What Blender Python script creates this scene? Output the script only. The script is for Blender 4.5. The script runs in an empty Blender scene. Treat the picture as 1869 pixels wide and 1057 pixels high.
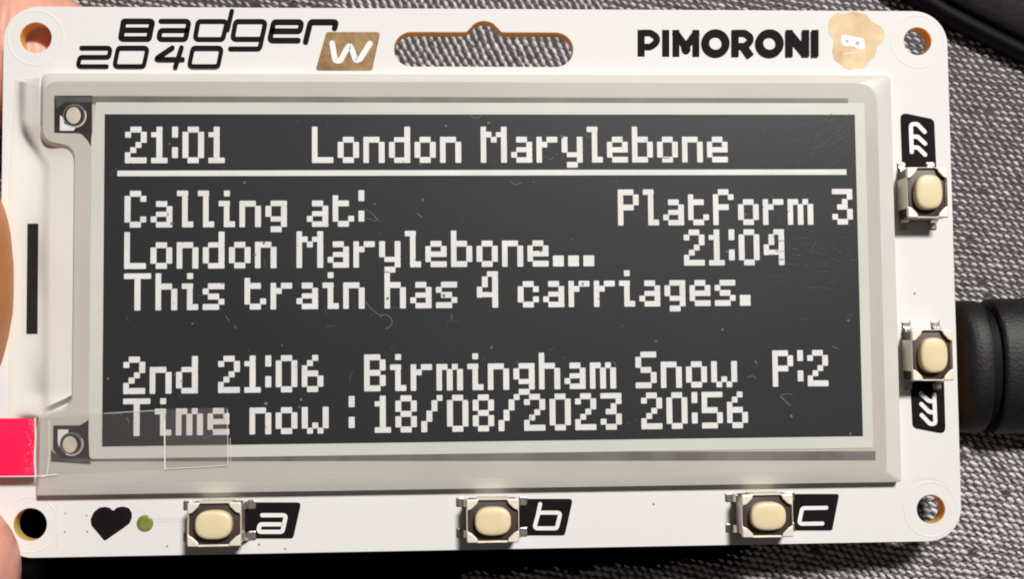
import bpy, math, random
import numpy as np
from mathutils import Vector, Matrix, Euler

S = 0.001                     # everything below is written in millimetres
random.seed(7)
sc = bpy.context.scene
col = sc.collection

# ------------------------------------------------------------------ camera
CAM = (-3.65276, -7.23760, 109.37388)
ROT = (0.0550659, -0.0529974, -0.0099804)
FPX = 2233.0
cam_d = bpy.data.cameras.new('camera')
cam = bpy.data.objects.new('camera', cam_d)
col.objects.link(cam)
cam.location = Vector(CAM) * S
cam.rotation_euler = ROT
cam_d.sensor_fit = 'HORIZONTAL'
cam_d.sensor_width = 36.0
cam_d.lens = FPX / 1869.0 * 36.0
cam_d.clip_start = 0.005
cam_d.clip_end = 5.0
sc.camera = cam
cam_d.dof.use_dof = True
cam_d.dof.focus_distance = 109.0 * S
cam_d.dof.aperture_fstop = 26.0

# ------------------------------------------------------------------ light
w = bpy.data.worlds.new('World')
sc.world = w
w.use_nodes = True
bg = w.node_tree.nodes['Background']
bg.inputs[0].default_value = (1.0, 0.93, 0.88, 1)
bg.inputs[1].default_value = 0.055


def lamp(name, loc, size, power, colour, size_y=None, target=(0, 0, 0)):
    d = bpy.data.lights.new(name, 'AREA')
    d.shape = 'RECTANGLE'
    d.size = size * S
    d.size_y = (size_y or size) * S
    d.energy = power
    d.color = colour
    o = bpy.data.objects.new(name, d)
    col.objects.link(o)
    o.location = Vector(loc) * S
    v = Vector(target) - Vector(loc)
    o.rotation_euler = v.to_track_quat('-Z', 'Y').to_euler()
    return o


lamp('ceiling_lamp', (205, 385, 640), 135, 7.6, (1.0, 0.968, 0.938), 80)
sc.view_settings.view_transform = 'Standard'
sc.view_settings.look = 'None'
sc.view_settings.exposure = 0.0
sc.view_settings.gamma = 1.0
sc.cycles.transparent_max_bounces = 32
sc.cycles.filter_width = 1.9

# ------------------------------------------------------------------ helpers
RM = Euler(ROT).to_matrix()


def P(px, py, z=0.0):
    """where the sight line of a photograph pixel meets the height z (mm)"""
    d = RM @ Vector(((px - 934.5) / FPX, (528.5 - py) / FPX, -1.0))
    t = (z - CAM[2]) / d.z
    return Vector((CAM[0] + t * d.x, CAM[1] + t * d.y, z))


def lin(c):
    out = []
    for v in c:
        v /= 255.0
        out.append(v / 12.92 if v < 0.04045 else ((v + 0.055) / 1.055) ** 2.4)
    return tuple(out) + (1,)


def mat(name, colour, rough=0.5, metal=0.0, spec=0.5, noise=0.0, nscale=1.0, bump=0.0, bscale=3.0,
        coat=0.0, sss=0.0, detail=3.0, colour2=None, wear=None):
    """procedural material; colour linear; noise = tone variation; scales in features per mm"""
    m = bpy.data.materials.new(name)
    m.use_nodes = True
    nt = m.node_tree
    b = nt.nodes['Principled BSDF']
    c4 = tuple(colour[:3]) + (1,)
    b.inputs['Base Color'].default_value = c4
    b.inputs['Roughness'].default_value = rough
    b.inputs['Metallic'].default_value = metal
    b.inputs['Specular IOR Level'].default_value = spec
    b.inputs['Coat Weight'].default_value = coat
    if coat:
        b.inputs['Coat Roughness'].default_value = 0.25
    if sss:
        b.inputs['Subsurface Weight'].default_value = sss
        b.inputs['Subsurface Scale'].default_value = 2.5 * S
        b.inputs['Subsurface Radius'].default_value = (1.0, 0.35, 0.2)
    tc = nt.nodes.new('ShaderNodeTexCoord')
    if noise or colour2:
        n = nt.nodes.new('ShaderNodeTexNoise')
        n.inputs['Scale'].default_value = nscale / S
        n.inputs['Detail'].default_value = detail
        nt.links.new(tc.outputs['Object'], n.inputs['Vector'])
        r = nt.nodes.new('ShaderNodeValToRGB')
        r.color_ramp.elements[0].position = 0.3
        r.color_ramp.elements[1].position = 0.7
        if colour2:
            a, c = c4, tuple(colour2[:3]) + (1,)
        else:
            a = tuple(min(1, v * (1 - noise)) for v in c4[:3]) + (1,)
            c = tuple(min(1, v * (1 + noise)) for v in c4[:3]) + (1,)
        r.color_ramp.elements[0].color = a
        r.color_ramp.elements[1].color = c
        nt.links.new(n.outputs['Fac'], r.inputs['Fac'])
        nt.links.new(r.outputs['Color'], b.inputs['Base Color'])
    if bump:
        n2 = nt.nodes.new('ShaderNodeTexNoise')
        n2.inputs['Scale'].default_value = bscale / S
        n2.inputs['Detail'].default_value = 3
        nt.links.new(tc.outputs['Object'], n2.inputs['Vector'])
        bp = nt.nodes.new('ShaderNodeBump')
        bp.inputs['Strength'].default_value = 1.0
        bp.inputs['Distance'].default_value = bump * S
        nt.links.new(n2.outputs['Fac'], bp.inputs['Height'])
        nt.links.new(bp.outputs['Normal'], b.inputs['Normal'])
    return m


def clear_mat(name, tint, body, gloss=1.0, rough=0.12, bump=0.0, bscale=0.3, milky=(0.9, 0.88, 0.85)):
    """thin clear plastic: mostly see-through, a little milky, with a real reflection"""
    m = bpy.data.materials.new(name)
    m.use_nodes = True
    nt = m.node_tree
    for n in list(nt.nodes):
        nt.nodes.remove(n)
    out = nt.nodes.new('ShaderNodeOutputMaterial')
    tr = nt.nodes.new('ShaderNodeBsdfTransparent')
    tr.inputs[0].default_value = tuple(tint) + (1,)
    df = nt.nodes.new('ShaderNodeBsdfDiffuse')
    df.inputs[0].default_value = tuple(milky) + (1,)
    gl = nt.nodes.new('ShaderNodeBsdfGlossy')
    gl.inputs['Roughness'].default_value = rough
    m1 = nt.nodes.new('ShaderNodeMixShader')
    m1.inputs[0].default_value = body
    nt.links.new(tr.outputs[0], m1.inputs[1])
    nt.links.new(df.outputs[0], m1.inputs[2])
    fr = nt.nodes.new('ShaderNodeFresnel')
    fr.inputs['IOR'].default_value = 1.45
    mu = nt.nodes.new('ShaderNodeMath')
    mu.operation = 'MULTIPLY'
    mu.inputs[1].default_value = gloss
    nt.links.new(fr.outputs[0], mu.inputs[0])
    m2 = nt.nodes.new('ShaderNodeMixShader')
    nt.links.new(mu.outputs[0], m2.inputs[0])
    nt.links.new(m1.outputs[0], m2.inputs[1])
    nt.links.new(gl.outputs[0], m2.inputs[2])
    nt.links.new(m2.outputs[0], out.inputs['Surface'])
    if bump:
        tc = nt.nodes.new('ShaderNodeTexCoord')
        n2 = nt.nodes.new('ShaderNodeTexNoise')
        n2.inputs['Scale'].default_value = bscale / S
        n2.inputs['Detail'].default_value = 4
        nt.links.new(tc.outputs['Object'], n2.inputs['Vector'])
        bp = nt.nodes.new('ShaderNodeBump')
        bp.inputs['Distance'].default_value = bump * S
        nt.links.new(n2.outputs['Fac'], bp.inputs['Height'])
        nt.links.new(bp.outputs['Normal'], gl.inputs['Normal'])
        nt.links.new(bp.outputs['Normal'], df.inputs['Normal'])
    return m


def link(name, verts, faces, mats, parent=None, fmats=None, smooth=False):
    me = bpy.data.meshes.new(name)
    me.from_pydata([tuple(c * S for c in v) for v in verts], [], faces)
    for m in (mats if isinstance(mats, (list, tuple)) else [mats]):
        me.materials.append(m)
    if fmats is not None:
        for p, i in zip(me.polygons, fmats):
            p.material_index = i
    if smooth is not False:
        for p in me.polygons:
            p.use_smooth = True
        if smooth is not True:
            me.set_sharp_from_angle(angle=math.radians(smooth))
    me.validate()
    me.update()
    o = bpy.data.objects.new(name, me)
    col.objects.link(o)
    if parent is not None:
        attach(o, parent)
    return o


def attach(o, parent):
    o.parent = parent
    o.matrix_parent_inverse = Matrix.Translation(parent_world(parent)).inverted()


def parent_world(p):
    v = Vector(p.location)
    return v


def plate(name, loops, z0, z1, bevel, mats, parent=None, side=None, smooth=35):
    """flat slab with holes: loops[0] is the outline, the others are openings"""
    cu = bpy.data.curves.new('tmp', 'CURVE')
    cu.dimensions = '2D'
    cu.fill_mode = 'BOTH'
    cu.extrude = (z1 - z0) / 2 - bevel
    cu.bevel_depth = bevel
    cu.bevel_resolution = 2 if bevel else 0
    cu.offset = -bevel
    for lp in loops:
        sp = cu.splines.new('POLY')
        sp.points.add(len(lp) - 1)
        for q, pt in zip(lp, sp.points):
            pt.co = (q[0], q[1], 0, 1)
        sp.use_cyclic_u = True
    ob = bpy.data.objects.new('tmp', cu)
    col.objects.link(ob)
    dg = bpy.context.evaluated_depsgraph_get()
    me = bpy.data.meshes.new_from_object(ob.evaluated_get(dg))
    bpy.data.objects.remove(ob)
    bpy.data.curves.remove(cu)
    zc = (z0 + z1) / 2
    vs = [(v.co.x, v.co.y, v.co.z + zc) for v in me.vertices]
    fs = [tuple(p.vertices) for p in me.polygons]
    ns = [p.normal.z for p in me.polygons]
    bpy.data.meshes.remove(me)
    ml = [mats]
    fm = None
    if side:
        ml = [mats, side]
        fm = [1 if abs(n) < 0.3 else 0 for n in ns]
    o = link(name, vs, fs, ml, parent, fm)
    import bmesh
    bm = bmesh.new()
    bm.from_mesh(o.data)
    bmesh.ops.remove_doubles(bm, verts=bm.verts, dist=1e-7)
    bmesh.ops.recalc_face_normals(bm, faces=bm.faces)
    bm.to_mesh(o.data)
    bm.free()
    for p in o.data.polygons:
        p.use_smooth = True
    o.data.set_sharp_from_angle(angle=math.radians(smooth))
    for p in o.data.polygons:
        if abs(p.normal.z) > 0.995:
            p.use_smooth = False
    return o


def rrect(x0, x1, y0, y1, r, n=8):
    pts = []
    for cx, cy, a0 in ((x1 - r, y1 - r, 0), (x0 + r, y1 - r, 90), (x0 + r, y0 + r, 180), (x1 - r, y0 + r, 270)):
        for i in range(n + 1):
            a = math.radians(a0 + 90 * i / n)
            pts.append((cx + r * math.cos(a), cy + r * math.sin(a)))
    return pts


def circle(cx, cy, r, n=40, ry=None):
    return [(cx + r * math.cos(2 * math.pi * i / n), cy + (ry or r) * math.sin(2 * math.pi * i / n)) for i in range(n)]


def fillet(pts, r, closed=False, n=5):
    out = []
    N = len(pts)
    for i in range(N):
        b = Vector(pts[i][:2])
        rr = pts[i][2] if len(pts[i]) > 2 else r
        if (not closed and i in (0, N - 1)) or rr <= 0:
            out.append(tuple(b))
            continue
        a = Vector(pts[i - 1][:2])
        c = Vector(pts[(i + 1) % N][:2])
        u, v = (a - b), (c - b)
        lu, lv = u.length, v.length
        u.normalize()
        v.normalize()
        ang = math.acos(max(-1, min(1, u.dot(v))))
        if ang > 3.05:
            out.append(tuple(b))
            continue
        d = min(rr / math.tan(ang / 2), lu * 0.48, lv * 0.48)
        p0, p1 = b + u * d, b + v * d
        for k in range(n + 1):
            t = k / n
            q = p0 * (1 - t) ** 2 + b * 2 * t * (1 - t) + p1 * t ** 2
            out.append((q.x, q.y))
    return out


def stroke(pts, wd, r=None, closed=False, cap='round'):
    """a pen stroke as a list of polygons in the same plane as pts"""
    r = wd * 0.62 if r is None else r
    p = [Vector(q) for q in fillet(pts, r, closed)]
    q = [p[0]]
    for a in p[1:]:
        if (a - q[-1]).length > 1e-4:
            q.append(a)
    if closed and (q[0] - q[-1]).length < 1e-4:
        q.pop()
    p = q
    n = len(p)
    L, R_ = [], []
    for i in range(n):
        a = p[i - 1] if (i > 0 or closed) else None
        c = p[(i + 1) % n] if (i < n - 1 or closed) else None
        d1 = (p[i] - a).normalized() if a is not None else None
        d2 = (c - p[i]).normalized() if c is not None else None
        d1 = d1 if d1 is not None else d2
        d2 = d2 if d2 is not None else d1
        t = (d1 + d2)
        t = t.normalized() if t.length > 1e-6 else d2
        nn = Vector((-t.y, t.x))
        k = 1.0 / max(0.45, nn.dot(Vector((-d1.y, d1.x))))
        L.append(p[i] + nn * wd / 2 * k)
        R_.append(p[i] - nn * wd / 2 * k)
    polys = []
    for i in range(n if closed else n - 1):
        j = (i + 1) % n
        polys.append([L[i], R_[i], R_[j], L[j]])
    if not closed and cap == 'round':
        for e, s in ((0, 1), (n - 1, -1)):
            d = (p[1] - p[0]).normalized() if e == 0 else (p[-1] - p[-2]).normalized()
            nn = Vector((-d.y, d.x)) * wd / 2
            fan = []
            for k in range(9):
                a = math.pi * k / 8
                fan.append(p[e] + nn * math.cos(a) - d * s * math.sin(a) * wd / 2)
            polys.append(fan)
    return [[(v.x, v.y) for v in pl] for pl in polys]


def flat_print(name, groups, z, m, parent, px=True, step=0.012):
    """printed marks: each group of polygons lies a hair above the one before it"""
    vs, fs = [], []
    for gi, polys in enumerate(groups):
        zz = z + gi * step
        for pl in polys:
            b = len(vs)
            q = [P(x, y, zz) if px else Vector((x, y, zz)) for x, y in pl]
            ar = sum(q[i].x * q[(i + 1) % len(q)].y - q[(i + 1) % len(q)].x * q[i].y for i in range(len(q)))
            if ar < 0:
                q.reverse()
            vs += [tuple(v) for v in q]
            fs.append(tuple(range(b, b + len(q))))
    return link(name, vs, fs, m, parent)


def Z(ox, oy, s):
    """pixels of an enlarged crop of the photograph -> pixels of the photograph"""
    return lambda pts: [(ox + p[0] / s, oy + p[1] / s) + tuple(p[2:]) for p in pts]


def loft(name, rings, m, parent=None, cap0=True, cap1=True, smooth=True):
    n = len(rings[0])
    vs = [v for r in rings for v in r]
    fs = []
    for i in range(len(rings) - 1):
        for j in range(n):
            k = (j + 1) % n
            fs.append((i * n + j, i * n + k, (i + 1) * n + k, (i + 1) * n + j))
    if cap0:
        fs.append(tuple(range(n))[::-1])
    if cap1:
        fs.append(tuple(range((len(rings) - 1) * n, len(rings) * n)))
    return link(name, vs, fs, m, parent, None, smooth)


def tag(o, label=None, cat=None, kind=None, group=None):
    if label:
        o['label'] = label
    if cat:
        o['category'] = cat
    if kind:
        o['kind'] = kind
    if group:
        o['group'] = group
    return o


# ------------------------------------------------------------------ materials
M_MASK = mat('white_solder_mask', (0.78, 0.765, 0.745), rough=0.62, spec=0.25, noise=0.012, nscale=0.05, bump=0.006, bscale=0.8)
M_FR4 = mat('board_edge', (0.88, 0.55, 0.17), rough=0.5, sss=1.0)
M_FR4.node_tree.nodes['Principled BSDF'].inputs['Subsurface Scale'].default_value = 1.5 * S
M_INK = mat('black_print', (0.008, 0.005, 0.006), rough=0.7, spec=0.12, noise=0.3, nscale=0.6)
M_MWHITE = mat('white_print', (0.85, 0.83, 0.81), rough=0.5)
M_GOLD = mat('brushed_gold', (0.34, 0.215, 0.105), rough=0.42, metal=0.6, colour2=(0.19, 0.11, 0.05), nscale=0.55, bump=0.02, bscale=1.5)
M_GOLD2 = mat('pale_gold', (0.76, 0.59, 0.34), rough=0.55, metal=0.05, colour2=(0.55, 0.37, 0.19), nscale=0.45, bump=0.015, bscale=1.0)
M_SKIRT = mat('white_plastic', (0.66, 0.63, 0.58), rough=0.35, noise=0.03, nscale=0.15, bump=0.01, bscale=0.4)
M_GLASS = mat('display_glass', (0.51, 0.482, 0.425), rough=0.28, noise=0.07, nscale=0.06, detail=5, bump=0.006, bscale=0.2)
M_EINK = mat('eink_white', (0.60, 0.60, 0.55), rough=0.34, noise=0.05, nscale=0.08)
M_STRIP = mat('display_seal', (0.12, 0.11, 0.09), rough=0.5, colour2=(0.20, 0.19, 0.165), nscale=0.25)
M_DARKCORNER = mat('dark_corner', (0.028, 0.02, 0.022), rough=0.4, noise=0.3, nscale=0.6)
M_SLATE = mat('slate_seal', (0.085, 0.085, 0.085), rough=0.4, noise=0.25, nscale=0.4)
M_BLACK = mat('eink_black', (0.0175, 0.0188, 0.0205), spec=0.3, rough=0.5, noise=0.10, nscale=0.07, detail=6, bump=0.004, bscale=2.5)
M_PIX = mat('eink_pixels', (0.69, 0.685, 0.665), rough=0.5, noise=0.05, nscale=0.3)
M_PEARL = mat('pearl_dot', (0.55, 0.49, 0.42), rough=0.5, noise=0.12, nscale=1.2)
M_LED = mat('led_lens', (0.20, 0.24, 0.055), rough=0.25, coat=0.6, noise=0.25, nscale=0.9)
M_PLATE = mat('button_metal', (0.90, 0.83, 0.69), rough=0.42, metal=0.25, noise=0.05, nscale=1.0, bump=0.02, bscale=2.0)
M_WALL = mat('button_side_metal', (0.55, 0.47, 0.42), rough=0.38, metal=0.7, noise=0.12, nscale=1.2)
M_BODY = mat('button_body', (0.035, 0.02, 0.016), rough=0.45, noise=0.3, nscale=1.0)
M_CAP = mat('cream_cap', (0.80, 0.66, 0.41), rough=0.42, noise=0.04, nscale=0.6, bump=0.004, bscale=3, sss=0.15)
M_SOLDER = mat('solder', (0.62, 0.58, 0.55), rough=0.28, metal=0.9, bump=0.05, bscale=2.0)
M_PINK = mat('pink_tab', (1.0, 0.004, 0.075), rough=0.4, colour2=(1.0, 0.02, 0.11), nscale=0.18, bump=0.02, bscale=0.5)
M_FROST = mat('film_frosting', (1.0, 0.10, 0.17), rough=0.5)
M_HIGHLIGHT = mat('edge_highlight', (0.85, 0.80, 0.74), rough=0.3)
M_DUST = mat('dust', (0.15, 0.147, 0.142), rough=0.9)
M_DUST2 = mat('faint_scratch', (0.068, 0.068, 0.070), rough=0.7)
M_RUBBER = mat('black_rubber', (0.008, 0.0076, 0.0076), rough=0.5, spec=0.35, noise=0.3, nscale=2.0, bump=0.05, bscale=4.2)
M_LEATHER = mat('black_leather', (0.013, 0.012, 0.012), rough=0.55, spec=0.3, noise=0.3, nscale=0.8, bump=0.05, bscale=2.4)
M_PIPING = mat('glossy_black_piping', (0.004, 0.0035, 0.0035), rough=0.6, spec=0.15, bump=0.01, bscale=1.0)
M_STEEL = mat('steel_shell', (0.5, 0.49, 0.47), rough=0.3, metal=1.0, noise=0.05, nscale=1)
M_BASE = mat('dark_backing', (0.055, 0.042, 0.046), rough=0.7, colour2=(0.025, 0.018, 0.02), nscale=1.3, bump=0.12, bscale=1.6)
M_THREAD = mat('silver_thread', (0.57, 0.54, 0.545), rough=0.36, metal=0.0, noise=0.22, nscale=0.9, bump=0.02, bscale=4)
M_THREAD2 = mat('grey_thread', (0.15, 0.125, 0.13), rough=0.5, noise=0.35, nscale=0.9, bump=0.03, bscale=4)
M_FILM = clear_mat('clear_film', (0.993, 0.993, 0.990), 0.003, gloss=0.6, rough=0.2, bump=0.02, bscale=0.12)
M_TAPE = clear_mat('clear_tape', (0.975, 0.96, 0.96), 0.035, gloss=0.8, rough=0.2, bump=0.02, bscale=0.3)
M_FLAP = clear_mat('milky_film', (0.985, 0.97, 0.94), 0.05, gloss=1.0, rough=0.3, bump=0.05, bscale=0.12, milky=(0.86, 0.82, 0.76))

# ------------------------------------------------------------------ fabric the badge lies above
FA = math.radians(-9)


def fabric_z(x, y):
    z = -8.9 + 0.070 * x
    z += 0.55 * math.sin(x * 0.055 + 0.7) * math.cos(y * 0.07) + 0.012 * max(0, -y - 10) * max(0, x) / 10
    if x > 30:
        z -= 0.02 * (x - 30)
    return z


nx, ny = 120, 90
vs, fs = [], []
for j in range(ny):
    for i in range(nx):
        x = -110 + 240 * i / (nx - 1)
        y = -75 + 150 * j / (ny - 1)
        vs.append((x, y, fabric_z(x, y)))
for j in range(ny - 1):
    for i in range(nx - 1):
        a = j * nx + i
        fs.append((a, a + 1, a + nx + 1, a + nx))
tag(link('fabric_surface', vs, fs, M_BASE, smooth=True),
    'dark woven fabric under and behind the white badge', None, 'structure')


def threads(name, m, px, py, off, lx, ly, h, tilt, jit, keep, lift):
    """the weave: one flattened slanting float of thread per crossing"""
    rnd = np.random.RandomState(3 + int(off * 10))
    ca, sa = math.cos(FA), math.sin(FA)
    V, F = [], []
    ring = []
    for k in range(8):
        t = 2 * math.pi * (k + 0.5) / 8
        ring.append((math.copysign(abs(math.cos(t)) ** 0.62, math.cos(t)), math.copysign(abs(math.sin(t)) ** 0.62, math.sin(t))))
    nvt = 0
    for j in range(-120, 121):
        rowk = rnd.normal(0, 0.05)
        rowb = rnd.uniform(0.88, 1.1)
        for i in range(-150, 151):
            u = (i + (0.5 if j % 2 else 0) + off + rowk) * px
            v = (j + off) * py
            # the weave is pulled a little out of true across the cloth
            uu = u + 0.5 * math.sin(v * 0.11) + 0.18 * math.sin(v * 0.53 + u * 0.05)
            vv = v + 0.45 * math.sin(u * 0.09 + 1) + 0.12 * math.sin(u * 0.41)
            x = uu * ca - vv * sa
            y = uu * sa + vv * ca
            if x < -62 or x > 66 or y < -36 or y > 36:
                continue
            if -38 < x < 36 and -21 < y < 14:
                continue
            if rnd.rand() > keep:
                continue
            x += rnd.normal(0, jit)
            y += rnd.normal(0, jit)
            g = 0.92 + 0.24 * max(0, min(1, (8 - y) / 30.0))
            a = FA + tilt + rnd.normal(0, 0.10) + 0.1 * math.sin(x * 0.3 + y * 0.21)
            if -14 < x < 12 and y > 14:
                a -= 0.62
                g *= 1.16
            L = lx * g * rnd.uniform(0.82, 1.12)
            W = ly * g * rowb * rnd.uniform(0.8, 1.15)
            H = h * rnd.uniform(0.6, 1.3)
            z = fabric_z(x, y) + lift
            c, s = math.cos(a), math.sin(a)
            tip = rnd.normal(0.1, 0.25)
            V.append((x, y, z + H))
            for (rr, zz) in ((0.62, 0.93), (1.0, 0.0)):
                for (p, q) in ring:
                    lxp, lyp = (p + 0.30 * q) * rr * L, q * rr * W
                    V.append((x + lxp * c - lyp * s, y + lxp * s + lyp * c, z + H * zz + tip * p * 0.12))
            b = nvt
            for k in range(8):
                k2 = (k + 1) % 8
                F.append((b, b + 1 + k, b + 1 + k2))
                F.append((b + 1 + k, b + 9 + k, b + 9 + k2, b + 1 + k2))
            nvt += 17
    o = link(name, V, F, m, smooth=True)
    return o


t1 = threads('fabric_stitches', M_THREAD, 0.80, 0.60, 0.0, 0.345, 0.162, 0.14, -0.52, 0.03, 0.99, 0.02)
tag(t1, 'raised silvery stitches of the woven fabric around the badge', None, 'stuff')
t2 = threads('fabric_dark_threads', M_THREAD2, 0.80, 0.60, 0.47, 0.34, 0.085, 0.07, 0.15, 0.04, 0.95, 0.0)
tag(t2, 'grey threads running between the silvery stitches of the fabric', None, 'stuff')

# ------------------------------------------------------------------ the badge
badge = bpy.data.objects.new('electronic_badge', None)
col.objects.link(badge)
badge.location = (0, 0, -1.6 * S)
badge.empty_display_size = 0.01
tag(badge, 'white circuit board badge with a train departure display and five cream push buttons', 'electronic badge')

bx0, bx1, by0, by1 = -42.75, 42.75, -24.35, 24.3
hx, hy = 39.94, 21.47
slot = fillet([tuple(P(x, y)[:2]) for x, y in
               [(719, 121), (719, 58), (848, 58), (856, 40), (908, 40), (916, 58), (1046, 58), (1046, 121)]], 0, True)
sl, sr, st, sb = -8.24, 7.99, 22.13, 18.98
slot = []
rs = (st - sb) / 2
for k in range(17):
    a = math.radians(-90 + 180 * k / 16)
    slot.append((sr - rs + rs * math.cos(a), (st + sb) / 2 + rs * math.sin(a)))
bc = -0.1
slot += [(bc + 1.75, st), (bc + 1.5, st + 0.08), (bc + 1.32, st + 0.32)]
for k in range(1, 12):
    a = math.radians(12 + 156 * k / 12)
    slot.append((bc + 1.28 * math.cos(a), st + 0.02 + 1.02 * math.sin(a)))
slot += [(bc - 1.32, st + 0.32), (bc - 1.5, st + 0.08), (bc - 1.75, st)]
for k in range(17):
    a = math.radians(90 + 180 * k / 16)
    slot.append((sl + rs + rs * math.cos(a), (st + sb) / 2 + rs * math.sin(a)))

holes = [circle(-hx, hy, 1.38), circle(hx, hy, 1.29), circle(hx, -hy, 1.30), circle(-hx, -hy, 1.42)]
board = plate('circuit_board', [rrect(bx0, bx1, by0, by1, 3.1, 12)] + holes + [slot], -1.6, 0, 0.05, M_MASK, badge, M_FR4)

# raised rings round the four mounting holes
for (cx, cy, rr) in ((-hx, hy, 2.42), (hx, hy, 2.45), (hx, -hy, 2.45), (-hx, -hy, 2.4)):
    vs, fs = [], []
    n, k = 64, 6
    for i in range(n):
        a = 2 * math.pi * i / n
        for j in range(k):
            b = math.pi * j / (k - 1)
            r = rr + 0.10 * math.cos(b)
            vs.append((cx + r * math.cos(a), cy + r * math.sin(a), -0.001 + 0.018 * math.sin(b)))
    for i in range(n):
        for j in range(k - 1):
            a, b = i * k + j, ((i + 1) % n) * k + j
            fs.append((a, b, b + 1, a + 1))
    link('hole_ring', vs, fs, M_MASK, badge, smooth=True)

# ---- lettering, top left
z1 = Z(0, 0, 3.738)
z2 = Z(450, 0, 3.738)
g = []
W = 34 / 3.738


def st_(zf, pts, wd, closed=False, r=None, cap='round', sc_=3.738):
    g.append(stroke(zf(pts), wd * 1.06 / sc_, None if r is None else r / sc_, closed, cap))


flat = 'flat'
# B a d g e r
st_(z1, [(862, 143), (1040, 143), (1028, 200), (1015, 264), (824, 264), (844, 143)], 38, True, 16)
st_(z1, [(848, 203), (1022, 203)], 36, cap=flat)
st_(z1, [(1098, 142), (1290, 142), (1265, 266), (1082, 266), (1094, 205), (1272, 205)], 33, r=22)
st_(z1, [(1352, 143), (1550, 143), (1520, 266), (1330, 266)], 31, True, 24)
st_(z1, [(1582, 72), (1552, 200)], 30)
st_(z1, [(1608, 143), (1812, 143), (1786, 264), (1586, 264)], 31, True, 24)
st_(z1, [(1798, 210), (1772, 330), (1572, 330)], 30, r=26)
st_(z2, [(352, 272), (158, 272), (186, 146), (378, 146), (364, 208), (178, 208)], 34, r=22)
st_(z2, [(404, 280), (436, 146), (612, 146), (602, 186)], 36, r=24)
# 2 0 4 0
st_(z1, [(556, 323), (756, 323), (742, 386), (546, 386), (528, 450), (728, 450)], 27, r=22, cap='round')
st_(z1, [(806, 323), (1008, 323), (980, 450), (780, 450)], 28, True, 24)
st_(z1, [(1176, 322), (1056, 402), (1246, 402)], 30, r=10)
st_(z1, [(1238, 322), (1196, 455)], 31)
st_(z1, [(1316, 323), (1514, 323), (1488, 450), (1290, 450)], 28, True, 24)
flat_print('model_lettering', g, 0.02, M_INK, badge)

# ---- gold plaque with a white W
g = [[fillet(z2([(545, 216), (914, 216), (856, 480), (470, 480)]), 5, True)]]
plaque = flat_print('gold_plaque', g, 0.02, M_GOLD, badge)
g = []
st_(z2, [(584, 292), (604, 412), (640, 412), (705, 292), (745, 412), (775, 400), (842, 294)], 36, r=20)
flat_print('letter', g, 0.035, M_MWHITE, plaque)

# ---- maker's lettering, top right
z3 = Z(900, 0, 3.738)
z4 = Z(1369, 0, 3.738)
g = []
T, B = 201, 384
st_(z3, [(1010, B), (1010, T)], 46, cap=flat)
st_(z3, [(1010, 222), (1075, 222), (1116, 250), (1116, 285), (1075, 318), (1010, 318)], 43, r=34, cap=flat)
st_(z3, [(1178, B), (1178, T)], 46, cap=flat)
st_(z3, [(1248, B), (1248, T)], 44, cap=flat)
st_(z3, [(1384, B), (1384, T)], 44, cap=flat)
st_(z3, [(1240, T + 12), (1316, 318), (1392, T + 12)], 46, r=0, cap=flat)
st_(z3, [(1314, 322), (1318, 336)], 56)
st_(z3, circle(1518, 293, 70), 50, True, 0)
st_(z3, [(1652, B), (1652, T)], 46, cap=flat)
st_(z3, [(1652, 222), (1718, 222), (1756, 248), (1756, 280), (1718, 312), (1652, 312)], 42, r=34, cap=flat)
st_(z3, [(1712, 318), (1758, B)], 50, cap=flat)
st_(z4, circle(134, 293, 70), 50, True, 0)
st_(z4, [(268, B), (268, T)], 46, cap=flat)
st_(z4, [(380, B), (380, T)], 46, cap=flat)
st_(z4, [(262, T + 16), (386, B - 16)], 52, cap=flat)
st_(z4, [(444, B), (444, T)], 46, cap=flat)
flat_print('maker_lettering', g, 0.02, M_INK, badge)

# ---- gold emblem
sil = [(535, 190), (540, 130), (575, 100), (600, 84), (650, 92), (700, 74), (745, 84), (790, 95), (815, 125), (840, 152),
       (895, 178), (916, 215), (920, 245), (904, 288), (865, 318), (862, 350), (845, 390), (812, 412), (798, 448), (775, 466),
       (742, 458), (725, 466), (712, 462), (692, 476), (665, 466), (640, 462), (628, 440), (612, 432), (580, 410),
       (560, 350), (572, 292), (566, 258), (545, 240)]
emblem = flat_print('gold_emblem', [[fillet(z4(sil), 4, True)]], 0.02, M_GOLD2, badge)
flat_print('emblem_mask', [[fillet(z4([(622, 232), (682, 240), (778, 262), (786, 335), (745, 340), (705, 312), (640, 312), (620, 285)]), 5, True)]],
           0.035, M_MWHITE, emblem)
flat_print('emblem_eye', [[circle(*z4([(662, 277)])[0], 3.0, 16)], [circle(*z4([(733, 291)])[0], 3.6, 16)]], 0.05,
           mat('grey_green_dot', (0.42, 0.43, 0.36), rough=0.5), emblem)
g = []
st_(z4, [(640, 366), (700, 356), (782, 352)], 9)
flat_print('emblem_line', g, 0.035, mat('light_gold', (0.82, 0.67, 0.44), rough=0.45), emblem)

# ---- printed patches beside the buttons, with white signs in them
za = Z(300, 880, 4.6725)
zb = Z(780, 880, 4.6725)
zc = Z(1260, 880, 5.84)
zu = Z(1519, 180, 2.783)
zd = Z(1519, 500, 2.783)


def patch(zf, quad, sc_, signs, wd, label):
    o = flat_print('button_patch', [[fillet(zf(quad), 30 / sc_, True)]], 0.02, M_INK, badge)
    o['label'] = label
    gg = [stroke(zf(p), wd / sc_, r / sc_, c) for p, c, r in signs]
    flat_print('patch_sign', gg, 0.035, M_MWHITE, o)


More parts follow.
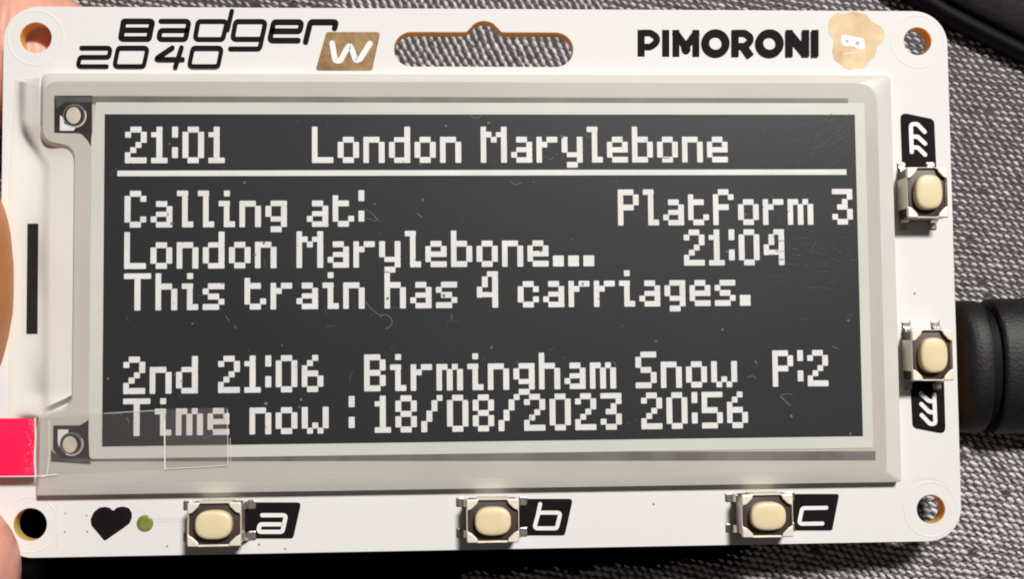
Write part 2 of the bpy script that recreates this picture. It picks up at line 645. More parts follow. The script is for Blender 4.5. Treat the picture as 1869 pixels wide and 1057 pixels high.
patch(za, [(560, 176, 0), (1168, 176), (1098, 486), (560, 486, 0)], 4.6725,
      [([(835, 286), (1038, 286), (1006, 428), (800, 428), (814, 364), (990, 364)], False, 24)], 36, 'black patch with a white letter a')
patch(zb, [(690, 146, 0), (1242, 146), (1172, 460), (690, 460, 0)], 4.6725,
      [([(948, 264), (1136, 264), (1104, 398), (912, 398)], True, 24), ([(962, 190), (944, 280)], False, 0)], 34, 'black patch with a white letter b')
patch(zc, [(960, 130, 0), (1588, 130), (1512, 522), (960, 522, 0)], 5.84,
      [([(1450, 278), (1192, 282), (1158, 450), (1408, 446)], False, 32)], 42, 'black patch with a white letter c')
patch(zu, [(345, 68), (518, 104), (530, 380, 0), (356, 380, 0)], 2.783,
      [([(404, 270), (399, 128), (432, 128), (470, 168)], False, 16), ([(404, 192), (434, 192), (472, 228)], False, 14),
       ([(407, 246), (436, 248), (472, 284)], False, 14)], 21, 'black patch with three slanting white strokes above the upper button')
patch(zd, [(392, 470, 0), (566, 470, 0), (576, 816), (408, 784)], 2.783,
      [([(518, 614), (524, 762), (498, 764), (454, 718)], False, 16), ([(520, 706), (492, 702), (452, 662)], False, 14),
       ([(518, 650), (490, 646), (450, 608)], False, 14)], 21, 'black patch with three slanting white strokes below the lower button')

# ---- heart, green lamp lens, black bar, via dots
z8 = Z(0, 777, 3.738)
heart = [(710, 787), (664, 732), (622, 682), (618, 640), (640, 592), (678, 562), (715, 556), (748, 562), (770, 586),
         (800, 560), (840, 554), (880, 564), (900, 600), (900, 630), (885, 668), (845, 700), (775, 748), (722, 785)]
flat_print('heart_print', [[fillet(z8(heart), 7, True)]], 0.02, M_INK, badge)
c = P(264.8, 956)
r3 = 0.72
rings = [[(c.x + r3 * k * math.cos(a * math.pi / 16), c.y + r3 * k * math.sin(a * math.pi / 16), z) for a in range(32)]
         for k, z in ((1, 0.0), (1, 0.05), (0.93, 0.09), (0.6, 0.11), (0.2, 0.115))]
loft('lamp_lens', rings, M_LED, badge, cap0=False)
flat_print('black_bar', [[[(50, 408), (70, 408), (68.5, 610), (48, 610)]]], 0.02, M_INK, badge)
dots = [(159, 971.5, 1.9), (118.5, 972, 1.8), (119, 938, 1.6), (305, 998, 1.9), (473, 995, 2.2), (381, 913, 1.6), (430, 915, 1.5),
        (1193, 921, 2.0), (1669.5, 536, 2.2), (520, 1003, 1.8), (158, 942, 1.7)]
o = flat_print('via_dots', [[circle(x, y, r, 10)] for x, y, r in dots], 0.012,
               mat('via_grey', (0.22, 0.19, 0.18), rough=0.6), badge, step=0.0)
tag(o, kind='stuff')
# tracks that stand out faintly under the solder mask
M_RIDGE = mat('mask_ridge', (0.70, 0.67, 0.66), rough=0.5)
for pts in ([(282, 948), (330, 948)], [(286, 953), (336, 953)], [(102, 925), (106, 950), (104, 1000)], [(250, 930), (270, 942)],
            [(1664, 880), (1676, 876), (1700, 874), (1722, 882), (1733, 893)]):
    flat_print('board_track', [stroke(pts, 1.6, 3)], 0.010, M_RIDGE, badge)

# ------------------------------------------------------------------ display
ZG = 1.33
x0, x1 = P(76, 500, ZG).x, P(1610, 500, ZG).x
y0, y1 = P(850, 873, ZG).y, P(850, 149, ZG).y
xn = P(135, 500, ZG).x
yn0, yn1 = P(100, 755, ZG).y, P(100, 260, ZG).y


def outline(t):
    """edge of the panel: full width at the corners, stepped in on the left where the ribbon leaves; t = spread outwards"""
    o = 1.0 - t
    pts = [(x0 - 0.35 * t, y1 + 0.78 * t, 1.4 - 0.7 * t), (x1 + 1.42 * t, y1 + 0.78 * t, 2.0 - 1.3 * t), (x1 + 1.42 * t, y0 - 1.0 * t, 0.25),
           (x0 - 0.35 * t, y0 - 1.0 * t, 0.2), (x0 - 0.35 * t, yn0 - 0.1 + 0.2 * t, 1.3), (xn - 0.22 * t, yn0 + 0.25 + 0.2 * t, 1.5),
           (xn - 0.22 * t, yn1 - 0.25 - 0.2 * t, 1.5), (x0 - 0.35 * t, yn1 + 0.1 - 0.2 * t, 1.3)]
    return fillet(pts, 0.5, True, 6)


rings = [[(x, y, z) for x, y in outline(t)] for t, z in ((1.0, 0.0), (1.0, 0.90), (0.98, 0.94), (0.93, 0.97), (0.03, 1.30), (-0.12, 1.305))]
display = loft('display', rings, M_SKIRT, badge, cap0=False, smooth=14)
loft('display_glass', [[(x, y, z) for x, y in outline(t)] for t, z in ((-0.02, 1.0), (-0.02, ZG - 0.006), (-0.03, ZG))], M_GLASS, display, smooth=14)
# dark seal strips and corner windows that show at the rim of the electronic paper
flat_print('seal_strip', [[[(100, 174.5), (1548, 179), (1548, 190), (100, 190)]],
                          [[(98, 828), (1598, 824), (1598, 841), (98, 843)]]], ZG + 0.01, M_STRIP, display, step=0.0)
flat_print('corner_window', [[fillet([(99, 174), (168, 174, 0), (168, 270, 0), (160, 256, 12), (148, 243, 12), (99, 242)], 3, True)]],
           ZG + 0.024, M_DARKCORNER, display)
flat_print('corner_window', [[fillet([(97, 777), (146, 777, 8), (160, 768, 8), (168, 750, 0), (168, 838, 0), (112, 838, 8), (97, 822)], 3, True)]],
           ZG + 0.024, M_DARKCORNER, display)
for q in ([(100, 175.5), (170, 177), (168, 186), (118, 186), (103, 198)], [(93, 843), (93, 822), (112, 838), (165, 837), (165, 848)]):
    flat_print('corner_band', [[q]], ZG + 0.036, M_SLATE, display)
zt = Z(60, 160, 7.55)
flat_print('corner_mark', [[zt([(372, 375), (372, 590), (560, 590), (592, 545), (440, 500), (410, 400)])]], ZG + 0.044, M_PIX, display)
flat_print('corner_mark', [[z8([(394, 28), (468, 28), (462, 60), (410, 110), (404, 150), (394, 120)])]], ZG + 0.044, M_PIX, display)
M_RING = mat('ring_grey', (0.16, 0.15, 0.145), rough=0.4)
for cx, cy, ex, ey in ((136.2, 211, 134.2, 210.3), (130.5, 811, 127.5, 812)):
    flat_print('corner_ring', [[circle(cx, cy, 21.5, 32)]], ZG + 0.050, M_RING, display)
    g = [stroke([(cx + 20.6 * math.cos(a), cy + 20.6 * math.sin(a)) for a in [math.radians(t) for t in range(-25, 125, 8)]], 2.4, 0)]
    flat_print('ring_arc', g, ZG + 0.058, M_PEARL, display)  # pale arc along the lower right of the ring
    flat_print('ring_core', [[circle(cx - 1.2, cy - .4, 18.2, 32)]], ZG + 0.056, M_DARKCORNER, display)  # dark disc inside the ring
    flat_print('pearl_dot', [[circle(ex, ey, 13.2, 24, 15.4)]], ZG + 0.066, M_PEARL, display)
# electronic paper sheet
ZE = 1.38
ax0, ax1 = -0.03614 - 33.45, -0.03614 + 33.45
ay1, ay0 = -0.17928 + 14.525, -0.17928 - 14.525
ex0, ex1 = P(164, 500, ZE).x, P(1586, 500, ZE).x
KE = (CAM[2] - ZE) / (CAM[2] - 1.3)
ax0, ax1 = [CAM[0] + (v - CAM[0]) * KE for v in (ax0, ax1)]
ay0, ay1 = [CAM[1] + (v - CAM[1]) * KE for v in (ay0, ay1)]
ey1, ey0 = P(850, 187, ZE).y, P(850, 829, ZE).y
sheet = plate('paper_sheet', [fillet([(ex0 + 0.4, ey1, 0.1), (ex1, ey1, 0.15), (ex1, ey0, 0.15), (ex0 + 0.1, ey0, 0.4), (ex0, ey0 + 2, 0.5), (ex0, ey1 - 3.3, 0.5)], 0.2, True)],
              ZG + 0.005, ZE, 0.02, M_EINK, display)
PX = (ax1 - ax0) / 296.0
PY = (ay1 - ay0) / 128.0
screen = flat_print('screen', [[[(ax0, ay0), (ax1, ay0), (ax1, ay1), (ax0, ay1)]]], ZE + 0.012, M_BLACK, display, px=False)

FONT = {
    '2': '.##. #..# ...# ..#. .#.. #... ####', '1': '.#. ##. .#. .#. .#. .#. ###', ':': '# # . . # # .',
    '0': '.##. #..# #..# #..# #..# #..# .##.', 'L': '#... #... #... #... #... #... ####',
    'o': '.... .... .##. #..# #..# #..# .##.', 'n': '.... .... ###. #..# #..# #..# #..#',
    'd': '...# ...# .### #..# #..# #..# .###', 'M': '#...# ##.## #.#.# #...# #...# #...# #...#',
    'a': '.... .... .##. ...# .### #..# .###', 'r': '.... .... #.## ##.. #... #... #...',
    'y': '.... .... #..# #..# #..# .### ...# .##.', 'l': '##. .#. .#. .#. .#. .#. .##',
    'e': '.... .... .##. #..# #### #... .###', 'b': '#... #... ###. #..# #..# #..# ###.',
    'C': '.##. #..# #... #... #... #..# .##.', 'i': '.#. ... ##. .#. .#. .#. .##',
    'g': '.... .... .### #..# #..# .### ...# .##.', 't': '.... #... ###. #... #... #..# .##.',
    'P': '###. #..# #..# ###. #... #... #...', 'f': '.##. #..# #... ###. #... #... #...',
    'm': '..... ..... ##.#. #.#.# #.#.# #.#.# #.#.#', '3': '#### ...# ..#. .##. ...# #..# .##.',
    '4': '..## .#.# .#.# #..# #### ...# ...#', '.': '.. .. .. .. .. ## ##', 'c': '.... .... .##. #..# #... #..# .##.',
    'h': '#... #... ###. #..# #..# #..# #..#', 's': '.... .... .### #... .##. ...# ###.',
    'T': '##### ..#.. ..#.. ..#.. ..#.. ..#.. ..#..', '6': '..#. .#.. #... ###. #..# #..# .##.',
    'w': '..... ..... #...# #...# #...# #.#.# .#.#.', 'B': '###. #..# #..# ###. #..# #..# ###.',
    '8': '.##. #..# #..# .##. #..# #..# .##.', '/': '...# ..#. ..#. .#.. .#.. #... #...',
    'S': '.### #... #... .##. ...# ...# ###.', '5': '#### #... #... ###. ...# ...# ###.', ' ': '..',
    }


def text_line(s, X, Y):
    """one line of the departure text, each lit dot a 2 x 2 block of display pixels, merged along rows and columns"""
    on = set()
    cx = 0
    for ch in s:
        rows = FONT[ch].split()
        for r_, row in enumerate(rows):
            for c_, v in enumerate(row):
                if v == '#':
                    on.add((cx + c_, r_))
        cx += max(len(r_) for r_ in rows) + 1
    polys = []
    left = set(on)
    e = 0.035
    while left:
        c0, r0 = min(left)
        # vertical run or horizontal run, whichever is longer
        v = 1
        while (c0, r0 + v) in left:
            v += 1
        h = 1
        while (c0 + h, r0) in left:
            h += 1
        if v > h:
            h = 1
        else:
            v = 1
        for i in range(h):
            for j in range(v):
                left.discard((c0 + i, r0 + j))
        xa = ax0 + (X + c0 * 2) * PX
        xb = ax0 + (X + (c0 + h) * 2) * PX
        yt = ay1 - (Y + r0 * 2) * PY
        yb = ay1 - (Y + (r0 + v) * 2) * PY
        # butt against neighbours, spread slightly where the ink is free
        def nb(cells):
            return any(q in on for q in cells)
        if not nb([(c0 - 1, r0 + j) for j in range(v)]):
            xa -= e
        if not nb([(c0 + h, r0 + j) for j in range(v)]):
            xb += e
        if not nb([(c0 + i, r0 - 1) for i in range(h)]):
            yt += e
        if not nb([(c0 + i, r0 + v) for i in range(h)]):
            yb -= e
        polys.append(fillet([(xa, yb), (xb, yb), (xb, yt), (xa, yt)], 0.07, True, 2))
    flat_print('text_line', [polys], ZE + 0.024, M_PIX, display, px=False)


for s, X, Y in (('21:01', 8, 5), ('London Marylebone', 80, 5), ('Calling at:', 8, 30), ('Platform 3', 200, 30),
                ('London Marylebone...', 8, 46), ('21:04', 226, 46), ('This train has 4 carriages.', 8, 62),
                ('2nd 21:06', 8, 94), ('Birmingham Snow', 100, 94), ('P:2', 260.5, 94), ('Time now : 18/08/2023 20:56', 8, 110)):
    text_line(s, X, Y)
flat_print('rule_line', [[[(ax0 + 5 * PX, ay1 - 24.2 * PY), (ax0 + 292 * PX, ay1 - 24.2 * PY), (ax0 + 292 * PX, ay1 - 22 * PY), (ax0 + 5 * PX, ay1 - 22 * PY)]]],
           ZE + 0.024, M_PIX, display, px=False)

# ------------------------------------------------------------------ protective film
ZF = 1.362
fx0, fx1 = P(82, 500, ZF).x, P(1604, 500, ZF).x
fy0, fy1 = P(850, 868, ZF).y, P(850, 153, ZF).y
film = flat_print('protective_film', [[rrect(fx0, fx1, fy0, fy1, 0.3, 4)]], ZF + 0.05, M_FILM, badge, px=False)
# milky loose part of the film on the left, softly wrinkled
nxf, nyf = 26, 90
milk = []
vs, fs = [], []
for j in range(nyf):
    y = P(60, 142 + (772 - 142) * j / (nyf - 1), 0.8).y
    for i in range(nxf):
        t = i / (nxf - 1)
        xr = P(133, 500, 0.8).x
        py = 142 + (772 - 142) * j / (nyf - 1)
        pr = 73 if py < 225 else (137 if 292 < py < 715 else None)
        if pr is None:
            if py <= 292:
                u = (py - 225) / 67
            else:
                u = max(0, 1 - (py - 715) / 40)
            pr = 73 + 64 * (u * u * (3 - 2 * u))
        xl = P(22 - 12 * min(1, j / 25), py, 0.8).x
        xr = P(pr, py, 0.8).x
        x = xl + (xr - xl) * t
        z = 0.15 + 0.80 * t ** 1.7 + 0.03 * math.sin(math.pi * t) * math.sin(y * 0.55 + 1.5 * math.sin(x * 0.5))
        z += 0.10 * math.exp(-((py - 250) / 90) ** 2) * math.sin(math.pi * t) ** 2 * math.sin(y * 0.5 + x * 0.5) * 0.5
        vs.append((x, y, z))
        pxx = 934.5 + (x - CAM[0]) * 20.6 - 75
        pxx = 22 + (pr - 22) * t
        e0_ = 28 + 46 * max(0, min(1, (py - 215) / 85)) * (1 if py < 600 else 1)
        q_ = max(0, min(1, (pxx - e0_) / 24))
        milk.append(0.012 + 0.88 * q_ * q_ * (3 - 2 * q_))
for j in range(nyf - 1):
    for i in range(nxf - 1):
        a = j * nxf + i
        fs.append((a, a + nxf, a + nxf + 1, a + 1))
flap = link('film_flap', vs, fs, M_FLAP, film, smooth=True)
at_ = flap.data.attributes.new('milk', 'FLOAT', 'POINT')
at_.data.foreach_set('value', milk)
nt_ = M_FLAP.node_tree
an_ = nt_.nodes.new('ShaderNodeAttribute')
an_.attribute_name = 'milk'
for n_ in nt_.nodes:
    if n_.type == 'MIX_SHADER' and not n_.inputs[0].is_linked:
        nt_.links.new(an_.outputs['Fac'], n_.inputs[0])
# pink pull tab with its clear tape
pt = [P(-60, 764, 1.42), P(63, 764, 1.42), P(62, 869, 1.42), P(-60, 872, 1.42)]
tab = plate('pull_tab', [[tuple(q[:2]) for q in pt]], 1.33, 1.44, 0.02, M_PINK, film, smooth=30)
tp = [P(63.5, 764, 1.55), P(300, 746, 1.55), P(415, 744, 1.55), P(414, 853, 1.55), P(300, 857, 1.55), P(63.5, 868, 1.55)]
tape = flat_print('clear_tape', [[[tuple(q[:2]) for q in tp]]], 1.436, M_TAPE, film, px=False)
tp = [P(299, 750, 1.6), P(411, 745, 1.6), P(414, 850, 1.6), P(301, 856, 1.6)]
flat_print('tape_patch', [[[tuple(q[:2]) for q in tp]]], 1.45, M_TAPE, film, px=False)
g = []  # pale strokes that paint the highlights along the film and tape edges
for pts, wd in (([(300, 770), (300.5, 800), (301, 857)], 2.3), ([(300, 857), (330, 855), (372, 853), (412, 850)], 1.3),
                ([(190, 755), (240, 752), (300, 749)], 0.9), ([(415, 748), (415.5, 800), (416, 850)], 1.0), ([(420, 800), (421, 845)], 0.7),
                ([(64, 764), (65, 800), (63, 840), (65, 870)], 3.0), ([(0, 870.5), (62, 870), (104, 867)], 2.0),
                ([(90, 768), (90, 830), (86, 866)], 1.1), ([(74, 872), (100, 866)], 1.6)):
    g.append(stroke(pts, wd, 6))
flat_print('film_edge_highlights', g, 1.462, M_HIGHLIGHT, film, step=0.002)
# frosted air pockets at the edge of the pink tab
g = []
rr = random.Random(5)
for k in range(46):
    y = 766 + rr.random() * 96
    x = 60 - abs(rr.gauss(0, 7))
    if not (44 < x < 60):
        continue
    g.append([circle(x, y, 0.7 + rr.random() * 1.1, 8, 0.8 + rr.random() * 2.2)])
tag(flat_print('film_bubbles', g, 1.443, M_FROST, film, step=0.0004), kind='stuff')

# dust and scratches on the film
rr = random.Random(11)
g, gs = [], []
for k in range(70):
    x = 195 + rr.random() * 1360
    y = 215 + rr.random() * 580
    r = 0.8 + rr.random() ** 3 * 2.2
    a = rr.random() * 3.14
    g.append([[(x + r * (1.0 + 0.6 * rr.random()) * math.cos(t) * math.cos(a) - r * math.sin(t) * math.sin(a),
                y + r * 1.3 * math.cos(t) * math.sin(a) + r * math.sin(t) * math.cos(a)) for t in [q * 6.283 / 8 for q in range(8)]]])
for pts, wd in (([(668, 552), (676, 562), (690, 574), (698, 576)], 1.3), ([(694, 578), (702, 574), (712, 578), (716, 588), (712, 597), (704, 600)], 1.5),
                ([(1365 + 60, 725), (1433, 732), (1442, 741)], 2.0), ([(1424, 722), (1436, 719), (1446, 721)], 1.2), ([(1364, 690), (1373, 686), (1380, 691)], 1.4),
                ([(1378, 659), (1381, 663)], 2.6), ([(822, 573), (826, 577), (823, 583)], 1.4), ([(932, 330), (938, 338), (952, 333)], 1.4),
                ([(860, 212), (868, 216), (878, 212)], 1.6), ([(995, 285), (1003, 292), (1010, 288)], 1.4), ([(1068, 245), (1074, 252)], 1.5),
                ([(668, 383), (680, 390), (690, 402)], 1.2), ([(664, 398), (676, 400), (686, 404)], 1.0), ([(762, 390), (770, 396)], 2.0),
                ([(206, 758), (214, 754), (222, 758)], 1.3), ([(232, 763), (236, 772)], 1.2), ([(372, 800), (384, 797), (390, 790)], 1.4),
                ([(1120, 660), (1124, 668)], 1.2), ([(412, 577), (418, 586)], 1.2), ([(428, 594), (432, 600)], 1.4), ([(1520, 633), (1530, 637)], 1.6)):
    g.append(stroke(pts, wd, 5))
tag(flat_print('dust', g, ZF + 0.060, M_DUST, film, step=0.0002), kind='stuff')
for k in range(110):
    x = 1555 - abs(rr.gauss(0, 75))
    y = 215 + abs(rr.gauss(0, 42))
    if x < 1380:
        continue
    L = 5 + rr.random() * 14
    a = -0.55 + rr.gauss(0, 0.12)
    if x - 8 - L < 195 or x + L > 1556:
        continue
    gs.append(stroke([(x, y), (x + L * math.cos(a), y + L * math.sin(a))], 0.7 + rr.random() * 0.7, 0))
for k in range(80):
    x = 1400 + rr.random() * 155
    y = 430 + abs(rr.gauss(0, 50))
    L = 4 + rr.random() * 12
    a = 0.12 + rr.gauss(0, 0.1)
    if x + L > 1562:
        continue
    gs.append(stroke([(x, y), (x + L * math.cos(a), y + L * math.sin(a))], 0.6 + rr.random() * 0.7, 0))
for k in range(35):
    x = 200 + rr.random() * 1300
    y = 220 + rr.random() * 560
    L = 4 + rr.random() * 20
    a = rr.random() * 3.14
    if x + L > 1556 or y + L > 795:
        continue
    gs.append(stroke([(x, y), (x + L * .5 * math.cos(a + .2), y + L * .5 * math.sin(a + .2)), (x + L * math.cos(a), y + L * math.sin(a))], 0.7 + rr.random() * 0.6, 3))
tag(flat_print('fine_scratches', gs, ZF + 0.056, M_DUST2, film, step=0.00001), kind='stuff')

# ------------------------------------------------------------------ push buttons (built once round the origin, then copied)
HT = 2.55


def make_button():
    hw, hd = 2.28, 1.88
    n = 6
    rings = [[(x, y, z) for x, y in rrect(-hw + i, hw - i, -hd + i, hd - i, 0.12, 2)] for i, z in ((0.18, 0.06), (0.14, 0.12), (0.14, HT - 0.35), (0.22, HT - 0.32))]
    b = loft('push_button', rings, M_BODY, None, smooth=40)
    # metal cover: plate with an eight-sided opening and corner lugs, folded down at the two ends
    oct_ = []
    ow, od, k = hw - 0.07, hd - 0.07, 1.0
    oct_ = [(ow, -od + k), (ow, od - k), (ow - k, od), (-ow + k, od), (-ow, od - k), (-ow, -od + k), (-ow + k, -od), (ow - k, -od)]
    cover = plate('metal_cover', [rrect(-hw, hw, -hd, hd, 0.15, 3), fillet(oct_, 0.12, True, 3)], HT - 0.22, HT, 0.04, M_PLATE, b)
    for s in (-1, 1):
        x0, x1 = sorted((s * (hw - 0.13), s * hw))
        pl = plate('cover_flange', [[(x0, -hd + 0.28), (x1, -hd + 0.28), (x1, hd - 0.28), (x0, hd - 0.28)]], 0.45, HT - 0.225, 0.02, M_WALL, b)
    for s in (-1, 1):
        y0_, y1_ = sorted((s * (hd - 0.13), s * hd))
        plate('cover_flange', [[(-hw + 0.9, y0_), (hw - 0.9, y0_), (hw - 0.9, y1_), (-hw + 0.9, y1_)]], 0.35, HT - 0.225, 0.02, M_PLATE, b)
    # thick corner pads that hold the cover down
    for sx in (-1, 1):
        for sy in (-1, 1):
            q = [(sx * (hw - 0.03), sy * (hd - 0.03), 0.14), (sx * (hw - 1.06), sy * (hd - 0.03), 0.15), (sx * (hw - 0.92), sy * (hd - 0.38), 0.2),
                 (sx * (hw - 0.42), sy * (hd - 0.86), 0.2), (sx * (hw - 0.03), sy * (hd - 1.0), 0.15)]
            if sx * sy < 0:
                q.reverse()
            plate('corner_pad', [fillet(q, 0.1, True, 3)], HT - 0.1, HT + 0.10, 0.08, M_PLATE, b)
    # cream actuator
    def se(a_, b_, z, e=2.6, nn=40):
        r = []
        for i in range(nn):
            t = 2 * math.pi * i / nn
            ct, st2 = math.cos(t), math.sin(t)
            r.append((a_ * math.copysign(abs(ct) ** (2 / e), ct), b_ * math.copysign(abs(st2) ** (2 / e), st2), z))
        return r
    cap = loft('button_cap', [se(1.56, 1.23, HT - 0.32), se(1.56, 1.23, HT + 0.25), se(1.53, 1.20, HT + 0.39), se(1.45, 1.12, HT + 0.48),
                              se(1.26, 0.96, HT + 0.53), se(0.7, 0.55, HT + 0.555), se(0.2, 0.15, HT + 0.56)], M_CAP, b, cap0=False)
    # four legs with solder
    for sx in (-1, 1):
        for sy in (-1, 1):
            yy = sy * (hd - 0.52)
            v = []
            prof = [(hw - 0.2, 0.62, 0.78), (hw + 0.05, 0.60, 0.76), (hw + 0.22, 0.30, 0.46), (hw + 0.34, 0.03, 0.16), (hw + 0.74, 0.03, 0.15)]
            rg = []
            for (x, za_, zb_) in prof:
                rg.append([(sx * x, yy - 0.33, za_), (sx * x, yy + 0.33, za_), (sx * x, yy + 0.33, zb_), (sx * x, yy - 0.33, zb_)])
            loft('leg', rg, M_SOLDER, b, smooth=50)
            rg = [[(x, y, z) for x, y in rrect(sx * (hw + 0.52) - 0.36 + i_, sx * (hw + 0.52) + 0.36 - i_, yy - 0.42 + i_, yy + 0.42 - i_, 0.12, 3)]
                  for i_, z in ((0, 0.006), (0.03, 0.03), (0.12, 0.06))]
            loft('solder_joint', rg, M_SOLDER, b, cap0=False)
    return b


proto = make_button()
kids = [c_ for c_ in proto.children]
ZC = HT + 0.5
spots = [((388.8, 959.8), 0.0, 'push button beside the letter a'), ((899.9, 953.1), 0.0, 'push button beside the letter b'),
         ((1403.5, 943.7), 0.0, 'push button beside the letter c'), ((1696.9, 349.6), 90.0, 'upper push button on the right edge'),
         ((1706.2, 648.6), 90.0, 'lower push button on the right edge')]
for i, ((px_, py_), rot, lab) in enumerate(spots):
    q = P(px_, py_, ZC)
    if i == 0:
        o, ch = proto, kids
    else:
        o = proto.copy()
        col.objects.link(o)
        ch = []
        for k_ in kids:
            c2 = k_.copy()
            col.objects.link(c2)
            ch.append(c2)
            c2.parent = o
            c2.matrix_parent_inverse = Matrix.Identity(4)
    o.parent = badge
    o.matrix_parent_inverse = Matrix.Translation((0, 0, 1.6 * S))
    o.location = (q.x * S, q.y * S, 0)
    o.rotation_euler = (0, 0, math.radians(rot))
    o['label'] = lab

# socket on the underside of the right edge
pc = P(1830, 668, -3.4)
YC = pc.y
rg = []
for x, k in ((35.8, 0.94), (36.0, 1.0), (42.9, 1.0), (43.0, 0.97)):
    rg.append([(x, YC + k * a, -3.35 + k * b) for a, b in rrect(-4.45, 4.45, -1.6, 1.6, 1.3, 6)])
loft('usb_socket', rg, M_STEEL, badge, smooth=40)

# ------------------------------------------------------------------ cable plug
plug = bpy.data.objects.new('cable_plug', None)
col.objects.link(plug)
plug.location = (45 * S, YC * S, -6.6 * S)
plug.empty_display_size = 0.01
tag(plug, 'black moulded cable plug pushed into the right edge of the white board', 'cable')
xb = P(1757, 668, -2.5).x - 1.1
yT = P(1850, 545, -3.4).y
yB = P(1850, 792, -3.4).y
hw_, hc = (yT - yB) / 2, (yT + yB) / 2
MS = []


def section(x, k, kz=None, e=2.25, n=56):
    r = []
    for i in range(n):
        t = 2 * math.pi * i / n
        ct, s_ = math.cos(t), math.sin(t)
        r.append((x, hc + k * hw_ * math.copysign(abs(ct) ** (2 / e), ct), -3.5 + (kz or k) * 4.2 * math.copysign(abs(s_) ** (2 / e), s_)))
    return r


def put(nm, secs, m):
    return loft(nm, secs, m, plug, smooth=45)


put('plug_collar', [section(xb + 0.0, 0.74, 0.5), section(xb + 0.05, 0.82, 0.58), section(xb + 0.35, 0.92, 0.72), section(xb + 0.8, 0.965, 0.86), section(xb + 1.3, 0.975, 0.95),
                    section(xb + 2.5, 0.975, 0.97), section(xb + 2.8, 0.965, 0.955), section(xb + 2.95, 0.93, 0.9), section(xb + 3.0, 0.8, 0.8)], M_RUBBER)
put('plug_neck', [section(xb + 2.6, 0.86), section(xb + 4.3, 0.86)], M_PIPING)
put('plug_body', [section(xb + 3.75, 0.82), section(xb + 3.8, 0.93, 0.93), section(xb + 3.95, 0.985, 0.98), section(xb + 4.3, 1.0), section(xb + 9, 1.01), section(xb + 20, 1.0),
                  section(xb + 24, 0.93), section(xb + 26, 0.72, 0.8), section(xb + 26.4, 0.45, 0.6)], M_RUBBER)
rg = []
for x in (40.0, xb + 0.4):
    rg.append([(x, YC + a, -3.35 + b) for a, b in rrect(-4.1, 4.1, -1.25, 1.25, 1.2, 6)])
put('metal_tip', rg, M_STEEL)
rg = []
for i in range(40):
    t = i / 39
    cxp, cyp, czp = xb + 25.5 + 60 * t, hc - 14 * t * t, -4.2 - 2.0 * min(1, t * 2.5)
    rg.append([(cxp, cyp + 1.8 * math.cos(a * math.pi / 8), czp + 1.8 * math.sin(a * math.pi / 8)) for a in range(16)])
put('cord', rg, M_RUBBER)

# ------------------------------------------------------------------ black case at the top right corner
e0, e1 = P(1660, 2, -4.2), P(1869, 106, -4.2)
dr = (e1 - e0).normalized()
nr = Vector((-dr.y, dr.x, 0))


def case_strip(name, prof, m, parent):
    rg = []
    for i in range(60):
        s_ = -75 + 160 * i / 59
        cen = e0 + dr * s_
        bow = -0.0065 * (s_ - 6) ** 2 if s_ < 6 else 0.0
        bow = -min(0.012 * (s_ - 6) ** 2, 30) * -1 if s_ < 6 else 0.0
        vert = [(cen.x + nr.x * (u + bow), cen.y + nr.y * (u + bow), z + 0.08 * math.sin(s_ * 0.4)) for u, z in prof]
        rg.append(vert)
    vs = [v for r in rg for v in r]
    n = len(prof)
    fs = []
    for i in range(len(rg) - 1):
        for j in range(n - 1):
            a = i * n + j
            fs.append((a, a + n, a + n + 1, a + 1))
    return link(name, vs, fs, m, parent, smooth=50)


case = bpy.data.objects.new('black_case', None)
col.objects.link(case)
cpos = e0 + nr * 15
case.location = (cpos.x * S, cpos.y * S, -7.5 * S)
case.empty_display_size = 0.01
tag(case, 'black leathery case with a glossy rounded edge across the top right corner', 'case')
case_strip('edge_piping', [(0.6, -9.5), (0.15, -7.2), (-0.02, -5.2), (0.0, -4.4), (0.25, -3.95), (0.6, -3.8), (1.0, -3.85), (1.3, -4.1), (1.45, -4.4), (1.5, -6.0)], M_PIPING, case)
case_strip('case_top', [(1.46, -9.0), (1.5, -4.6), (1.6, -4.0), (1.85, -3.65), (2.4, -3.35), (4, -2.9), (8, -2.2), (16, -1.2), (26, -0.6), (40, -0.3), (46, -0.8), (48, -3), (48, -9)], M_LEATHER, case)

# ------------------------------------------------------------------ added black sheet standing in for the shadow under the lower left edge
M_SHADOW_SHEET = mat('shadow_sheet', (0.0035, 0.003, 0.003), rough=0.95, spec=0.05, noise=0.3, nscale=1.0, bump=0.05, bscale=1.5)
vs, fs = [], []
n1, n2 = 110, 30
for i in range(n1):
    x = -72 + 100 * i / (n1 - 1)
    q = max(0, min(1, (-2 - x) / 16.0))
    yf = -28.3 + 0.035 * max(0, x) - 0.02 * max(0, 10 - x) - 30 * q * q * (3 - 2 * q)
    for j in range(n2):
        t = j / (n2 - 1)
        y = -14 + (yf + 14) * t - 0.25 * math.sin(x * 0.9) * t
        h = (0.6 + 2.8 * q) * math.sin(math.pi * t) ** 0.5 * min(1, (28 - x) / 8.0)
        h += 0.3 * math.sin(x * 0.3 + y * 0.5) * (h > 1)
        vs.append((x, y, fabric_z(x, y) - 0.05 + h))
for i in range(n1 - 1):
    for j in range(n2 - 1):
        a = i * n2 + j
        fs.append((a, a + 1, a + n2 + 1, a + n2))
sh_ = link('shadow_sheet', vs, fs, M_SHADOW_SHEET, smooth=True)
tag(sh_, 'added black sheet in place of the shadow on the fabric below the lower left edge of the badge', 'shadow sheet')

